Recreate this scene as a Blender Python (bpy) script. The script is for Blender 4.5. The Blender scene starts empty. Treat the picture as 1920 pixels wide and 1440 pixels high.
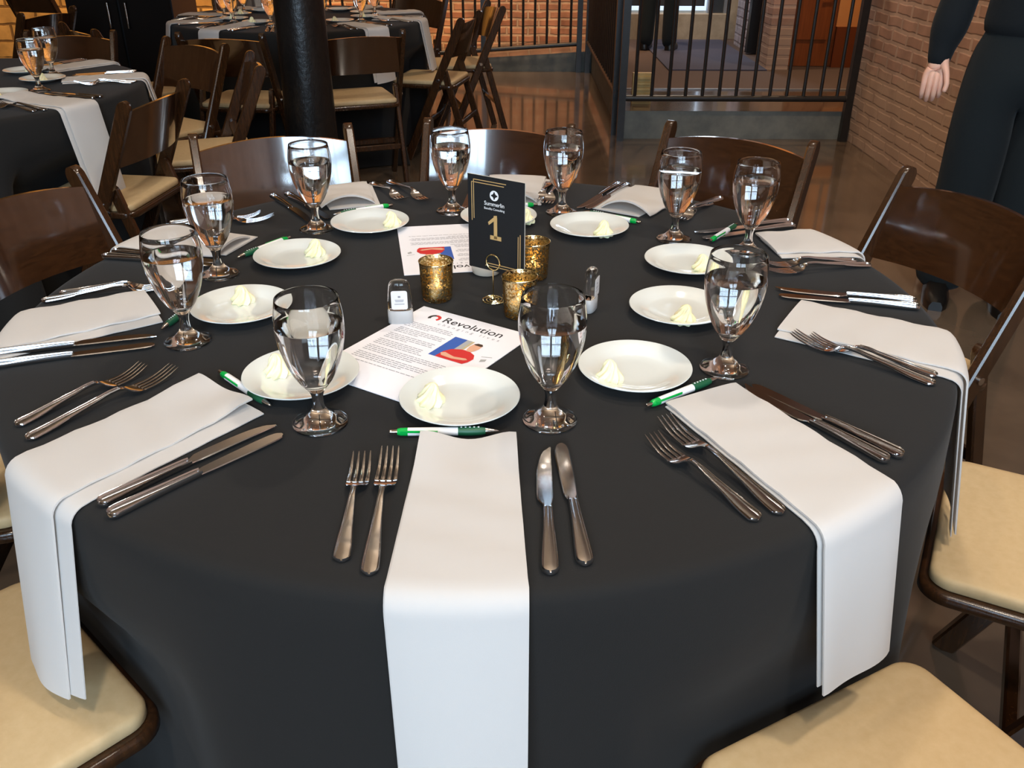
import bpy, bmesh, math, random
from mathutils import Vector, Matrix
PI = math.pi; R_ = math.radians
C = bpy.context.scene.collection
SC = bpy.context.scene
rnd = random.Random(7)

# ------------------------------------------------------------------ camera, world, lights, exposure
FPX, PITCH, ROLL = 1653.8, 0.49656, 0.00349
EYE = Vector((0.055, -1.43, 1.36))
FW = Vector((0, math.cos(PITCH), -math.sin(PITCH))); RT = Vector((1, 0, 0)); UP = RT.cross(FW)
RT, UP = math.cos(ROLL)*RT + math.sin(ROLL)*UP, -math.sin(ROLL)*RT + math.cos(ROLL)*UP
cd = bpy.data.cameras.new('camera'); cam = bpy.data.objects.new('camera', cd); C.objects.link(cam)
cd.sensor_width = 36; cd.lens = FPX/1920*36; cd.clip_start = .02; cd.clip_end = 100
cam.matrix_world = Matrix.Translation(EYE) @ Matrix((RT, UP, -FW)).transposed().to_4x4()
SC.camera = cam
SC.view_settings.view_transform = 'Standard'; SC.view_settings.look = 'None'
SC.view_settings.exposure = 0.18; SC.view_settings.gamma = 1.0
SC.view_settings.use_curve_mapping = False

def at(px, py, z):
    """the point of the level plane at height z that the photograph shows at this pixel"""
    d = FW + RT*((px-960)/FPX) + UP*((720-py)/FPX)
    return EYE + d*((z-EYE.z)/d.z)

w = bpy.data.worlds.new('World'); SC.world = w; w.use_nodes = True
bg = w.node_tree.nodes['Background']
bg.inputs[0].default_value = (.62, .78, 1, 1); bg.inputs[1].default_value = 1.2

def area(name, loc, target, sx, sy, power, col):
    l = bpy.data.lights.new(name, 'AREA'); l.shape = 'RECTANGLE'; l.size = sx; l.size_y = sy
    l.energy = power; l.color = col
    o = bpy.data.objects.new(name, l); C.objects.link(o); o.location = loc
    o.rotation_euler = (Vector(target)-Vector(loc)).to_track_quat('-Z', 'Y').to_euler()
    return o
def spot(name, loc, target, power, col, deg=60, r=.06, blend=.6):
    l = bpy.data.lights.new(name, 'SPOT'); l.energy = power; l.color = col
    l.spot_size = R_(deg); l.spot_blend = blend; l.shadow_soft_size = r
    o = bpy.data.objects.new(name, l); C.objects.link(o); o.location = loc
    o.rotation_euler = (Vector(target)-Vector(loc)).to_track_quat('-Z', 'Y').to_euler()
    return o
COOL = (.60, .80, 1.0); WARM = (1.0, .88, .74); AMBER = (1.0, .62, .24)
# daylight through the two tall windows behind the camera
for x in (-.8, .8): area('window_daylight', (x, -4.86, 2.45), (x, 0, 2.0), 1.3, 2.5, 125, COOL)
# ceiling lamps of the hall
for i, (x, y, p) in enumerate(((-.9, -.6, 70), (1.3, -.9, 70), (-3.2, .6, 8), (.6, 1.4, 50), (-3.0, -1.8, 45), (0.2, -2.2, 60))):
    spot('ceiling_lamp', (x, y, 4.0), (x*.9, y*.9+.1, 0), p*2.0, WARM, 125, .12, .8)
# lamps washing the brick and stone at the back, daylight in the entrance hall
for x in (-1.2, .1): spot('wall_washer', (x, 6.6, 3.6), (x, 8.05, .5), 230, (1.0, .68, .42), 75, .08)
for x in (-4.4, -3.3, -2.4): spot('stone_washer', (x, 6.4, 3.4), (x, 8.0, .4), 360, AMBER, 70, .08)
area('hall_daylight', (1.62, 8.0, 1.75), (1.62, 5.0, .4), .8, 1.5, 22, (.8, .9, 1))
spot('hall_lamp', (3.0, 5.0, 3.3), (2.7, 6.3, .6), 120, (1, .7, .42), 100, .08)
spot('hall_lamp', (1.5, 6.0, 3.6), (1.5, 6.0, 0), 140, (1, .74, .5), 120, .1)
for x, y in ((-3.5, -2), (0, -2), (0, 2), (-3.5, 2), (-1.5, 5.5)): spot('added_ceiling_fill', (x, y, 2.9), (x, y, 5), 130, (1, .9, .78), 150, .1, .9)  # added spots without fixtures, brighten the ceiling that the cutlery mirrors
spot('added_front_wall_fill', (3.6, -3.2, 4.0), (3.6, -5, 2.7), 520, (1, .82, .5), 80, .1)  # added spot, brightens the unseen front wall for warm glare on a backrest
spot('wall_lamp', (1.0, 2.2, 3.9), (2.26, 3.2, .6), 170, (1, .66, .38), 55, .08)

# ------------------------------------------------------------------ materials
def lin(r, g, b):
    f = lambda c: (c/255/12.92) if c/255 <= .04045 else ((c/255+.055)/1.055)**2.4
    return (f(r), f(g), f(b), 1)
M = {}
def mat(name, col, rough=.5, metal=0, spec=.5, **kw):
    m = bpy.data.materials.new(name); m.use_nodes = True
    b = m.node_tree.nodes['Principled BSDF']
    b.inputs['Base Color'].default_value = col; b.inputs['Roughness'].default_value = rough
    b.inputs['Metallic'].default_value = metal; b.inputs['Specular IOR Level'].default_value = spec
    for k, v in kw.items(): b.inputs[k.replace('_', ' ')].default_value = v
    M[name] = m; return m
def nodes(m): return m.node_tree.nodes, m.node_tree.links, m.node_tree.nodes['Principled BSDF']
def coords(m, scale=(1, 1, 1), kind='Object'):
    N, L, b = nodes(m); t = N.new('ShaderNodeTexCoord'); mp = N.new('ShaderNodeMapping')
    mp.inputs['Scale'].default_value = scale; L.new(t.outputs[kind], mp.inputs[0]); return mp.outputs[0]
def noise(m, vec, scale, detail=4, rough=.6):
    N, L, b = nodes(m); n = N.new('ShaderNodeTexNoise'); n.inputs['Scale'].default_value = scale
    n.inputs['Detail'].default_value = detail; n.inputs['Roughness'].default_value = rough; L.new(vec, n.inputs['Vector']); return n.outputs['Fac']
def ramp(m, fac, stops):
    N, L, b = nodes(m); r = N.new('ShaderNodeValToRGB'); e = r.color_ramp.elements
    while len(e) < len(stops): e.new(.5)
    for el, (p, c) in zip(e, stops): el.position = p; el.color = c
    L.new(fac, r.inputs[0]); return r.outputs[0]
def bump(m, fac, strength=.2, dist=.01):
    N, L, b = nodes(m); n = N.new('ShaderNodeBump'); n.inputs['Strength'].default_value = strength
    n.inputs['Distance'].default_value = dist; L.new(fac, n.inputs['Height']); L.new(n.outputs[0], b.inputs['Normal'])
def grainy(name, c1, c2, scale, stretch, rough, bmp=.1, bd=.002, spec=.5, **kw):
    m = mat(name, c1, rough, 0, spec, **kw); v = coords(m, stretch); f = noise(m, v, scale)
    N, L, b = nodes(m); L.new(ramp(m, f, [(.3, c1), (.7, c2)]), b.inputs['Base Color'])
    if bmp: bump(m, f, bmp, bd)
    return m
def brick(name, axis, c1, c2, mortar, w=.215, h=.075, ms=.012, rough=.85, bstr=.8):
    m = mat(name, c1, rough, 0, .25); N, L, b = nodes(m)
    t = N.new('ShaderNodeTexCoord'); s = N.new('ShaderNodeSeparateXYZ'); c = N.new('ShaderNodeCombineXYZ')
    L.new(t.outputs['Object'], s.inputs[0]); L.new(s.outputs[axis], c.inputs[0]); L.new(s.outputs[2], c.inputs[1])
    nz = N.new('ShaderNodeTexNoise'); nz.inputs['Scale'].default_value = 9; nz.inputs['Detail'].default_value = 3; L.new(c.outputs[0], nz.inputs['Vector'])
    ad = N.new('ShaderNodeVectorMath'); ad.operation = 'MULTIPLY_ADD'; ad.inputs[1].default_value = (.022,)*3
    L.new(nz.outputs['Color'], ad.inputs[0]); L.new(c.outputs[0], ad.inputs[2])
    k = N.new('ShaderNodeTexBrick'); k.inputs['Scale'].default_value = 1; k.inputs['Brick Width'].default_value = w; k.inputs['Row Height'].default_value = h
    k.inputs['Mortar Size'].default_value = ms; k.inputs['Mortar Smooth'].default_value = .5; k.inputs['Bias'].default_value = -.1
    k.inputs['Color1'].default_value = c1; k.inputs['Color2'].default_value = c2; k.inputs['Mortar'].default_value = mortar
    L.new(ad.outputs[0], k.inputs['Vector'])
    n2 = N.new('ShaderNodeTexNoise'); n2.inputs['Scale'].default_value = 5; n2.inputs['Detail'].default_value = 6; L.new(c.outputs[0], n2.inputs['Vector'])
    mx = N.new('ShaderNodeMix'); mx.data_type = 'RGBA'; mx.blend_type = 'MULTIPLY'; mx.inputs[0].default_value = .75
    rp = N.new('ShaderNodeValToRGB'); rp.color_ramp.elements[0].position = .32; rp.color_ramp.elements[0].color = (.42, .4, .4, 1); rp.color_ramp.elements[1].position = .68; rp.color_ramp.elements[1].color = (1.25, 1.2, 1.15, 1)
    L.new(n2.outputs['Fac'], rp.inputs[0]); L.new(k.outputs['Color'], mx.inputs[6]); L.new(rp.outputs[0], mx.inputs[7]); L.new(mx.outputs[2], b.inputs['Base Color'])
    inv = N.new('ShaderNodeMath'); inv.operation = 'SUBTRACT'; inv.inputs[0].default_value = 1; L.new(k.outputs['Fac'], inv.inputs[1])
    hm = N.new('ShaderNodeMath'); hm.operation = 'MULTIPLY_ADD'; hm.inputs[1].default_value = .6; L.new(n2.outputs['Fac'], hm.inputs[0]); L.new(inv.outputs[0], hm.inputs[2])
    bump(m, hm.outputs[0], bstr, .012); return m

# fabrics
def weave(name, c, scale, rough=.9, strength=.12, spec=.2, sheen=0):
    m = mat(name, c, rough, 0, spec); N, L, b = nodes(m); v = coords(m)
    f = noise(m, v, scale, 2); g = noise(m, v, 12, 3)
    s = N.new('ShaderNodeMath'); s.operation = 'MULTIPLY_ADD'; s.inputs[1].default_value = 3; L.new(g, s.inputs[0]); L.new(f, s.inputs[2])
    bump(m, s.outputs[0], strength, .003); b.inputs['Sheen Weight'].default_value = sheen; b.inputs['Sheen Roughness'].default_value = .5
    return m
weave('black_cloth', lin(29, 28, 27), 900, .85, .12, .25, .05)
weave('white_linen', lin(232, 229, 226), 1400, .95, .08, .1)
N, L, b = nodes(M['white_linen']); tr = N.new('ShaderNodeBsdfTranslucent'); tr.inputs[0].default_value = lin(225, 220, 214); mx = N.new('ShaderNodeMixShader'); mx.inputs[0].default_value = .35
L.new(b.outputs[0], mx.inputs[1]); L.new(tr.outputs[0], mx.inputs[2]); L.new(mx.outputs[0], N['Material Output'].inputs[0])
weave('navy_knit', lin(24, 29, 33), 500, .9, .3, .15, .05)
weave('dark_trousers', lin(27, 33, 36), 700, .9, .25, .15, .05)
weave('black_fabric', lin(24, 20, 18), 500, .9, .25, .15)
# chair
grainy('walnut', lin(42, 24, 11), lin(64, 38, 18), 7, (22, 22, 2.5), .24, .04, .001, .5, Coat_Weight=.35, Coat_Roughness=.12)
grainy('walnut_panel', lin(44, 24, 11), lin(64, 37, 18), 7, (2.5, 22, 22), .2, .03, .001, .7, Coat_Weight=1.0, Coat_Roughness=.07, Coat_IOR=1.9)
grainy('cream_vinyl', lin(200, 172, 128), lin(208, 181, 138), 60, (1, 1, 1), .55, .08, .001, .35)
mat('chrome', lin(210, 205, 200), .15, 1)
# table ware
mat('porcelain', lin(222, 226, 222), .1, 0, .5, Coat_Weight=.3, Coat_Roughness=.03)
mat('steel', lin(216, 217, 220), .13, 1)
mat('butter', lin(250, 243, 200), .35, 0, .4, Subsurface_Weight=.25, Subsurface_Scale=.006)
def glass(name, ior, col=(1, 1, 1, 1), rough=0):
    m = mat(name, col, rough, 0, .5); b = nodes(m)[2]
    b.inputs['Transmission Weight'].default_value = 1; b.inputs['IOR'].default_value = ior; return m
glass('clear_glass', 1.48, (1, .995, .99, 1)); glass('water', 1.33); glass('clear_plastic', 1.42, (.97, .98, .98, 1)); glass('sanitizer_gel', 1.35, (.97, .98, 1, 1))
m = mat('frosted_cap', lin(214, 214, 214), .35, 0, .4, Transmission_Weight=.25)
mat('green_plastic', lin(6, 170, 70), .25); mat('green_grip', lin(24, 88, 58), .45); mat('white_plastic', lin(238, 238, 238), .25)
mat('black_card', lin(28, 29, 31), .6, 0, .3); mat('gold_ink', lin(214, 176, 116), .45, .2); mat('white_ink', lin(240, 240, 240), .6)
mat('card_edge', lin(205, 205, 195), .5)
mat('gold_wire', lin(242, 226, 170), .15, 1)
mat('paper', lin(238, 238, 244), .7, 0, .3); mat('grey_ink', lin(146, 146, 154), .8); mat('black_ink', lin(40, 38, 40), .7)
mat('print_red', lin(205, 42, 42), .6); mat('print_blue', lin(52, 92, 176), .6); mat('print_skin', lin(222, 170, 140), .6); mat('print_grey', lin(170, 172, 172), .6); mat('print_tan', lin(190, 176, 140), .6)
mat('cream_dish', lin(230, 215, 195), .3); mat('wax', lin(245, 235, 215), .5, 0, .4)
m = mat('candle_flame', (1, .6, .15, 1), .5); b = nodes(m)[2]; b.inputs['Emission Color'].default_value = (1, .68, .28, 1); b.inputs['Emission Strength'].default_value = 7
# mercury glass: flecks of gold foil on amber glass
m = mat('mercury_glass', lin(200, 150, 60), .15, 1); N, L, b = nodes(m); v = coords(m); f = noise(m, v, 260, 3, .7)
g2 = N.new('ShaderNodeBsdfGlass'); g2.inputs['Color'].default_value = lin(248, 236, 206); g2.inputs['Roughness'].default_value = .05; g2.inputs['IOR'].default_value = 1.3
b.inputs['Base Color'].default_value = lin(226, 208, 160); b.inputs['Roughness'].default_value = .25
mx = N.new('ShaderNodeMixShader'); L.new(ramp(m, f, [(.46, (0, 0, 0, 1)), (.54, (1, 1, 1, 1))]), mx.inputs[0]); L.new(g2.outputs[0], mx.inputs[1]); L.new(b.outputs[0], mx.inputs[2])
L.new(mx.outputs[0], N['Material Output'].inputs[0]); bump(m, f, .3, .002)
# skin, hair
mat('skin', lin(226, 178, 156), .5, 0, .4, Subsurface_Weight=.15, Subsurface_Scale=.01); mat('hair', lin(70, 48, 32), .6); mat('shoe_leather', lin(18, 16, 15), .35); mat('eye_white', lin(235, 232, 228), .3); mat('lip', lin(180, 105, 95), .5)
# setting
m = grainy('polished_concrete', lin(78, 66, 54), lin(104, 88, 72), 2.2, (1, 1, 1), .16, .02, .002, .5, Coat_Weight=.5, Coat_Roughness=.06)
grainy('step_concrete', lin(86, 90, 88), lin(112, 114, 108), 9, (1, 1, 1), .75, .15, .003)
grainy('carpet', lin(74, 58, 50), lin(90, 72, 62), 300, (1, 1, 1), .85, .3, .003)
grainy('blue_rug', lin(58, 58, 74), lin(78, 78, 96), 300, (1, 1, 1), .95, .4, .003)
brick('brick_back', 0, lin(196, 140, 106), lin(160, 104, 76), lin(204, 168, 134), ms=.014)
brick('brick_side', 1, lin(186, 148, 132), lin(156, 120, 106), lin(190, 164, 150), ms=.016, bstr=.3)
brick('stone_back', 0, lin(200, 160, 100), lin(160, 122, 74), lin(120, 90, 56), w=.55, h=.16, ms=.015)
brick('stone_side', 1, lin(170, 136, 96), lin(140, 108, 74), lin(120, 96, 70), w=.5, h=.16, ms=.015)
grainy('plaster', lin(150, 128, 104), lin(166, 142, 116), 4, (1, 1, 1), .9, .1, .003)
grainy('orange_paint', lin(226, 150, 84), lin(232, 158, 90), 4, (1, 1, 1), .7, .05, .002)
grainy('timber', lin(150, 132, 112), lin(182, 164, 142), 4, (1, 14, 14), .6, .1, .003)
grainy('door_wood', lin(122, 62, 26), lin(148, 78, 34), 4, (14, 14, 1), .35, .05, .002)
mat('dark_baseboard', lin(120, 58, 24), .4)
grainy('iron', lin(24, 22, 21), lin(36, 33, 31), 40, (1, 1, 1), .38, .2, .001)
grainy('column_paint', lin(16, 15, 15), lin(26, 24, 23), 60, (1, 1, .6), .3, .5, .004)
mat('frame_metal', lin(150, 152, 155), .4, .6); mat('window_frame_paint', lin(60, 52, 46), .5); mat('black_door', lin(16, 16, 18), .4)
grainy('sill_stone', lin(150, 138, 118), lin(176, 162, 140), 12, (1, 1, 1), .8, .1, .003)
m = M['brick_side']; N, L, b = nodes(m); src = b.inputs['Base Color'].links[0].from_socket
t = N.new('ShaderNodeTexCoord'); sp_ = N.new('ShaderNodeSeparateXYZ'); L.new(t.outputs['Object'], sp_.inputs[0])
f = noise(m, t.outputs['Object'], 2.6, 6, .7)
ad = N.new('ShaderNodeMath'); ad.operation = 'MULTIPLY_ADD'; ad.inputs[1].default_value = -.9; L.new(f, ad.inputs[0]); L.new(sp_.outputs[2], ad.inputs[2])
mk = ramp(m, ad.outputs[0], [(0, (1, 1, 1, 1)), (.14, (.25, .25, .25, 1))])
mx = N.new('ShaderNodeMix'); mx.data_type = 'RGBA'; L.new(mk, mx.inputs[0]); L.new(src, mx.inputs[6]); mx.inputs[7].default_value = lin(176, 148, 128); L.new(mx.outputs[2], b.inputs['Base Color'])
brick('white_brick', 1, lin(198, 194, 204), lin(184, 180, 192), lin(176, 172, 182))
m = mat('grey_glass', lin(58, 64, 70), .08, 0, .6)
mat('vent_wood', lin(190, 160, 100), .5)
# ------------------------------------------------------------------ mesh builders
class MB:
    def __init__(s): s.v = []; s.f = []; s.mi = []; s.cur = 0
    def add(s, vs, fs, T=None):
        o = len(s.v); s.v += [tuple(T @ Vector(p)) if T else tuple(p) for p in vs]
        for f in fs: s.f.append(tuple(i+o for i in f)); s.mi.append(s.cur)
    def box(s, x0, x1, y0, y1, z0, z1, T=None):
        s.add([(x0, y0, z0), (x1, y0, z0), (x1, y1, z0), (x0, y1, z0), (x0, y0, z1), (x1, y0, z1), (x1, y1, z1), (x0, y1, z1)],
              [(0, 3, 2, 1), (4, 5, 6, 7), (0, 1, 5, 4), (1, 2, 6, 5), (2, 3, 7, 6), (3, 0, 4, 7)], T); return s
    def lathe(s, prof, n=48, T=None, close=False):
        """prof: (r, z) list; r = 0 collapses to a pole"""
        vs = []; rings = []
        for r, z in prof:
            if r < 1e-7: rings.append([len(vs)]); vs.append((0, 0, z))
            else:
                rings.append(list(range(len(vs), len(vs)+n)))
                vs += [(r*math.cos(2*PI*i/n), r*math.sin(2*PI*i/n), z) for i in range(n)]
        fs = []; pairs = list(zip(rings, rings[1:])) + ([(rings[-1], rings[0])] if close else [])
        for a, b in pairs:
            for i in range(n):
                j = (i+1) % n
                if len(a) == 1 and len(b) == 1: continue
                if len(a) == 1: fs.append((a[0], b[j], b[i]))
                elif len(b) == 1: fs.append((a[i], a[j], b[0]))
                else: fs.append((a[i], a[j], b[j], b[i]))
        s.add(vs, fs, T); return s
    def loft(s, rings, cap=True, closed=True, T=None):
        n = len(rings[0]); vs = [p for r in rings for p in r]; fs = []
        for k in range(len(rings)-1):
            for i in range(n if closed else n-1):
                j = (i+1) % n; fs.append((k*n+i, k*n+j, (k+1)*n+j, (k+1)*n+i))
        if cap: fs.append(tuple(range(n))[::-1]); fs.append(tuple(range((len(rings)-1)*n, len(rings)*n)))
        s.add(vs, fs, T); return s
    def tube(s, pts, r, n=10, T=None, closed=False):
        pts = [Vector(p) for p in pts]; rings = []; m = len(pts)
        prev = None
        for i, p in enumerate(pts):
            if closed: t = (pts[(i+1) % m]-pts[i-1]).normalized()
            else: t = (pts[min(i+1, m-1)]-pts[max(i-1, 0)]).normalized()
            if prev is None:
                a = Vector((0, 0, 1)) if abs(t.z) < .9 else Vector((1, 0, 0)); u = t.cross(a).normalized()
            else:
                u = (prev - t*prev.dot(t)).normalized()
            prev = u; q = t.cross(u); rr = r[i] if isinstance(r, (list, tuple)) else r
            rings.append([tuple(p+(u*math.cos(2*PI*k/n)+q*math.sin(2*PI*k/n))*rr) for k in range(n)])
        if closed: rings.append(rings[0]); s.loft(rings, False, True, T)
        else: s.loft(rings, True, True, T)
        return s
    def bar(s, a, b, wx, wd, T=None, bev=.004, side=Vector((1, 0, 0)), round_top=False):
        """rectangular bar from a to b, width wx along side, depth wd across, softened corners"""
        a = Vector(a); b = Vector(b); t = (b-a).normalized(); u = side; q = t.cross(u).normalized()
        hx, hd = wx/2, wd/2; e = min(bev, hx*.6, hd*.6)
        sec = [(-hx+e, -hd), (hx-e, -hd), (hx, -hd+e), (hx, hd-e), (hx-e, hd), (-hx+e, hd), (-hx, hd-e), (-hx, -hd+e)]
        L_ = (b-a).length
        st = [(0, 1-.3*e/hd), (e, 1)]
        if round_top: st += [(L_-hd*1.0, 1), (L_-hd*.55, .86), (L_-hd*.22, .6), (L_, .25)]
        else: st += [(L_-e, 1), (L_, 1-.3*e/hd)]
        rings = [[tuple(a+t*d+u*x+q*(y*k)) for x, y in sec] for d, k in st]
        s.loft(rings, True, True, T); return s
    def build(s, name, mats, parent=None, smooth=True, angle=40, loc=None):
        me = bpy.data.meshes.new(name); me.from_pydata(s.v, [], s.f)
        if not isinstance(mats, (list, tuple)): mats = [mats]
        for k in mats: me.materials.append(M[k])
        if len(mats) > 1: me.polygons.foreach_set('material_index', s.mi)
        bm = bmesh.new(); bm.from_mesh(me); bmesh.ops.recalc_face_normals(bm, faces=bm.faces); bm.to_mesh(me); bm.free()
        if smooth: me.polygons.foreach_set('use_smooth', [True]*len(me.polygons)); me.set_sharp_from_angle(angle=R_(angle))
        o = bpy.data.objects.new(name, me); C.objects.link(o)
        if parent: o.parent = parent
        if loc is not None: o.location = loc
        return o
def tag(o, label=None, cat=None, group=None, kind=None):
    for k, v in (('label', label), ('category', cat), ('group', group), ('kind', kind)):
        if v: o[k] = v
        elif k in o: del o[k]
    return o
def thing(name, loc=(0, 0, 0), rz=0):
    o = bpy.data.objects.new(name, None); o.empty_display_size = .05; C.objects.link(o); o.location = loc; o.rotation_euler = (0, 0, rz); return o
def dup(o, parent=None):
    c = o.copy(); C.objects.link(c); c.parent = parent
    for ch in list(o.children): dup(ch, c)
    return c
def struct(name, mb, m, smooth=False, label=None): return tag(mb.build(name, m, None, smooth), label, None, None, 'structure')
def text_mesh(body, size, bold=0, font=None, align='CENTER', spacing=1.0, shear=0):
    cu = bpy.data.curves.new('t', 'FONT'); cu.body = body; cu.size = size; cu.align_x = align; cu.offset = bold; cu.space_character = spacing; cu.shear = shear
    cu.resolution_u = 3
    o = bpy.data.objects.new('t', cu); C.objects.link(o); bpy.context.view_layer.update()
    me = bpy.data.meshes.new_from_object(o.evaluated_get(bpy.context.evaluated_depsgraph_get()))
    vs = [tuple(v.co) for v in me.vertices]; fs = [tuple(p.vertices) for p in me.polygons]
    bpy.data.objects.remove(o); bpy.data.curves.remove(cu); bpy.data.meshes.remove(me); return vs, fs

# ------------------------------------------------------------------ the setting
PLZ = .18
struct('floor', MB().box(-9, 5, -5.4, 10, -.12, 0), 'polished_concrete')
struct('ceiling', MB().box(-9, 5, -5.4, 10, 4.3, 4.45), 'timber')
for i, y in enumerate((-3.2, -.6, 2.0, 4.6)): struct('trim_%d' % (i+1), MB().box(-9, 2.4, y-.13, y+.13, 3.98, 4.3), 'timber')
struct('wall_back', MB().box(-2.05, 1.12, 8.1, 8.4, 0, 4.3), 'brick_back')
struct('wall_back_stone', MB().box(-9, -2.05, 8.0, 8.4, 0, 4.3), 'stone_back')
struct('wall_left', MB().box(-8.4, -8, -5, 8, 0, 4.3), 'stone_side')
struct('wall_right', MB().box(2.27, 2.62, -5, 4.66, 0, 4.3), 'brick_side')
wf = MB()
for a, b_, z0, z1 in ((-9, -1.5, 0, 4.3), (-.1, .1, 0, 4.3), (1.5, 5, 0, 4.3), (-1.5, -.1, 0, 1.15), (.1, 1.5, 0, 1.15), (-1.5, -.1, 3.75, 4.3), (.1, 1.5, 3.75, 4.3)):
    wf.box(a, b_, -5.2, -5, z0, z1)
struct('wall_front', wf, 'plaster')
for i, (x, hw) in enumerate(((-.8, .7), (.8, .7))):
    m_ = MB(); m_.box(x-hw-.04, x+hw+.04, -5.02, -4.94, 1.12, 1.2).box(x-hw-.04, x+hw+.04, -5.02, -4.94, 3.7, 3.78).box(x-hw-.05, x-hw+.03, -5.02, -4.94, 1.15, 3.75).box(x+hw-.03, x+hw+.05, -5.02, -4.94, 1.15, 3.75)
    for q in ((-.55, 0, .55) if hw > 1 else (-.22, .22)): m_.box(x+q-.014, x+q+.014, -4.85, -4.82, 1.2, 3.7)
    for z in (1.75, 2.3, 3.0): m_.box(x-hw, x+hw, -4.85, -4.82, z-.014-(.03 if z == 2.3 else 0), z+.014+(.03 if z == 2.3 else 0))
    wo = struct('window_%d' % (i+1), m_, 'window_frame_paint')
# platform with a step, ramp up to it
pm = MB(); pm.box(.78, 4.6, 4.52, 8.1, 0, PLZ)
pm.mi = [0, 1, 0, 0, 0, 0]
struct('floor_platform', pm, ['step_concrete', 'polished_concrete'])
rp = MB(); rp.add([(-2.0, 7.22, 0), (.78, 7.22, 0), (.78, 8.1, 0), (-2.0, 8.1, 0), (-2.0, 7.22, .012), (.78, 7.22, PLZ), (.78, 8.1, PLZ), (-2.0, 8.1, .012)],
                  [(0, 3, 2, 1), (4, 5, 6, 7), (0, 1, 5, 4), (1, 2, 6, 5), (2, 3, 7, 6), (3, 0, 4, 7)])
rp.mi = [0, 1, 0, 0, 0, 0]
struct('floor_ramp', rp, ['step_concrete', 'polished_concrete'])
struct('floor_carpet', MB().box(.8, 4.6, 5.3, 8.08, PLZ, PLZ+.006), 'carpet')
struct('trim_5', MB().box(.8, 4.6, 5.27, 5.3, PLZ, PLZ+.009), 'frame_metal')
tag(MB().box(1.32, 2.12, 6.1, 7.95, PLZ+.006, PLZ+.016).build('rug', 'blue_rug', None, False), 'blue grey entrance rug lying before the glazed entrance', 'rug')
# glazed entrance at the end of the hall
struct('wall_entrance', MB().box(1.12, 4.8, 8.1, 8.4, 2.6, 4.3).box(2.2, 4.8, 8.1, 8.4, 0, 2.6).box(1.12, 2.2, 8.02, 8.4, 0, PLZ+.24), 'sill_stone')
d1 = struct('door_1', MB().box(1.12, 1.18, 8.12, 8.2, .42, 2.6).box(2.16, 2.2, 8.12, 8.2, .42, 2.6).box(1.12, 2.2, 8.12, 8.2, 2.5, 2.6).box(1.62, 1.70, 8.12, 8.2, .47, 2.6).box(2.0, 2.05, 8.12, 8.2, .42, 2.6), 'frame_metal')
MB().box(1.21, 1.97, 8.15, 8.165, .485, 2.5).box(2.05, 2.16, 8.15, 8.165, .42, 2.5).build('glass', 'grey_glass', d1, False)
struct('wall_jamb', MB().box(2.2, 2.4, 7.12, 7.7, PLZ, 3.4), 'white_brick')
d2 = struct('door_2', MB().box(2.16, 2.36, 7.0, 7.08, PLZ+.02, 2.3), 'black_door')
struct('wall_pillar', MB().box(2.12, 2.3, 6.15, 6.5, PLZ, 4.3), 'brick_side')
struct('wall_hall', MB().box(2.70, 4.8, 6.32, 6.5, PLZ, 4.3).box(2.3, 2.70, 6.32, 6.5, 2.3, 4.3), 'orange_paint')
struct('wall_hall_end', MB().box(4.6, 4.8, 4.6, 6.4, 0, 4.3), 'plaster')
struct('wall_hall_front', MB().box(2.62, 4.8, 4.5, 4.66, 0, 4.3), 'plaster')
d3 = struct('door_3', MB().box(2.3, 2.70, 6.34, 6.4, PLZ+.01, 2.3).box(2.36, 2.64, 6.325, 6.34, .4, 1.0).box(2.36, 2.64, 6.325, 6.34, 1.2, 2.1), 'door_wood')
hd = MB().tube([(2.66, 6.33, .78), (2.66, 6.27, .78), (2.58, 6.27, .77)], .009).build('door_handle', 'chrome', d3)
struct('baseboard_hall', MB().box(2.70, 4.6, 6.29, 6.33, PLZ, PLZ+.32), 'dark_baseboard')

def railing(name, a, b, zb0, zb1, zt, n, posts, label, zf0, zf1):
    a = Vector(a); b = Vector(b); d = b-a; r = thing(name); tag(r, label, 'railing', 'iron railings round the entrance platform')
    P = lambda t, z: (a.x+d.x*t, a.y+d.y*t, z)
    MB().tube([P(0, zb0), P(1, zb1)], .02, 10).build('bottom_rail', 'iron', r)
    MB().tube([P(0, zt+zb0-zb0), P(1, zt+zb1-zb0)], .022, 10).build('top_rail', 'iron', r)
    for t in posts:
        zf = zf0+(zf1-zf0)*t
        MB().box(-.023, .023, -.023, .023, zf, zt+(zb1-zb0)*t+.02, Matrix.Translation(P(t, 0))).build('post', 'iron', r)
    for i in range(n):
        t = (i+.75)/(n+.5); zb = zb0+(zb1-zb0)*t
        MB().tube([P(t, zb), P(t, zt+(zb1-zb0)*t)], .0115, 8).build('baluster', 'iron', r)
    return r
railing('railing', (.76, 4.47, 0), (2.23, 4.47, 0), .27, .27, 1.25, 13, (0, 1), 'black iron railing along the edge of the concrete step', 0, 0)
railing('railing', (.74, 4.6, 0), (.74, 7.16, 0), .27, .27, 1.25, 20, (0.02, 1), 'black iron railing running back to the ramp, seen end on', 0, 0)
railing('railing', (-2.0, 7.18, 0), (.66, 7.18, 0), .075, .25, 1.05, 24, (0.02, .67, 1), 'black iron railing climbing beside the ramp before the brick wall', 0, 0)
vg = MB().box(.86, .99, 4.75, 4.79, PLZ, PLZ+.2)
for k in range(5): vg.box(.87, .98, 4.73, 4.755, PLZ+.02+k*.036, PLZ+.035+k*.036)
tag(vg.build('floor_vent', 'vent_wood', None, False), 'small tan slatted vent behind the corner post of the railing', 'vent')
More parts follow.
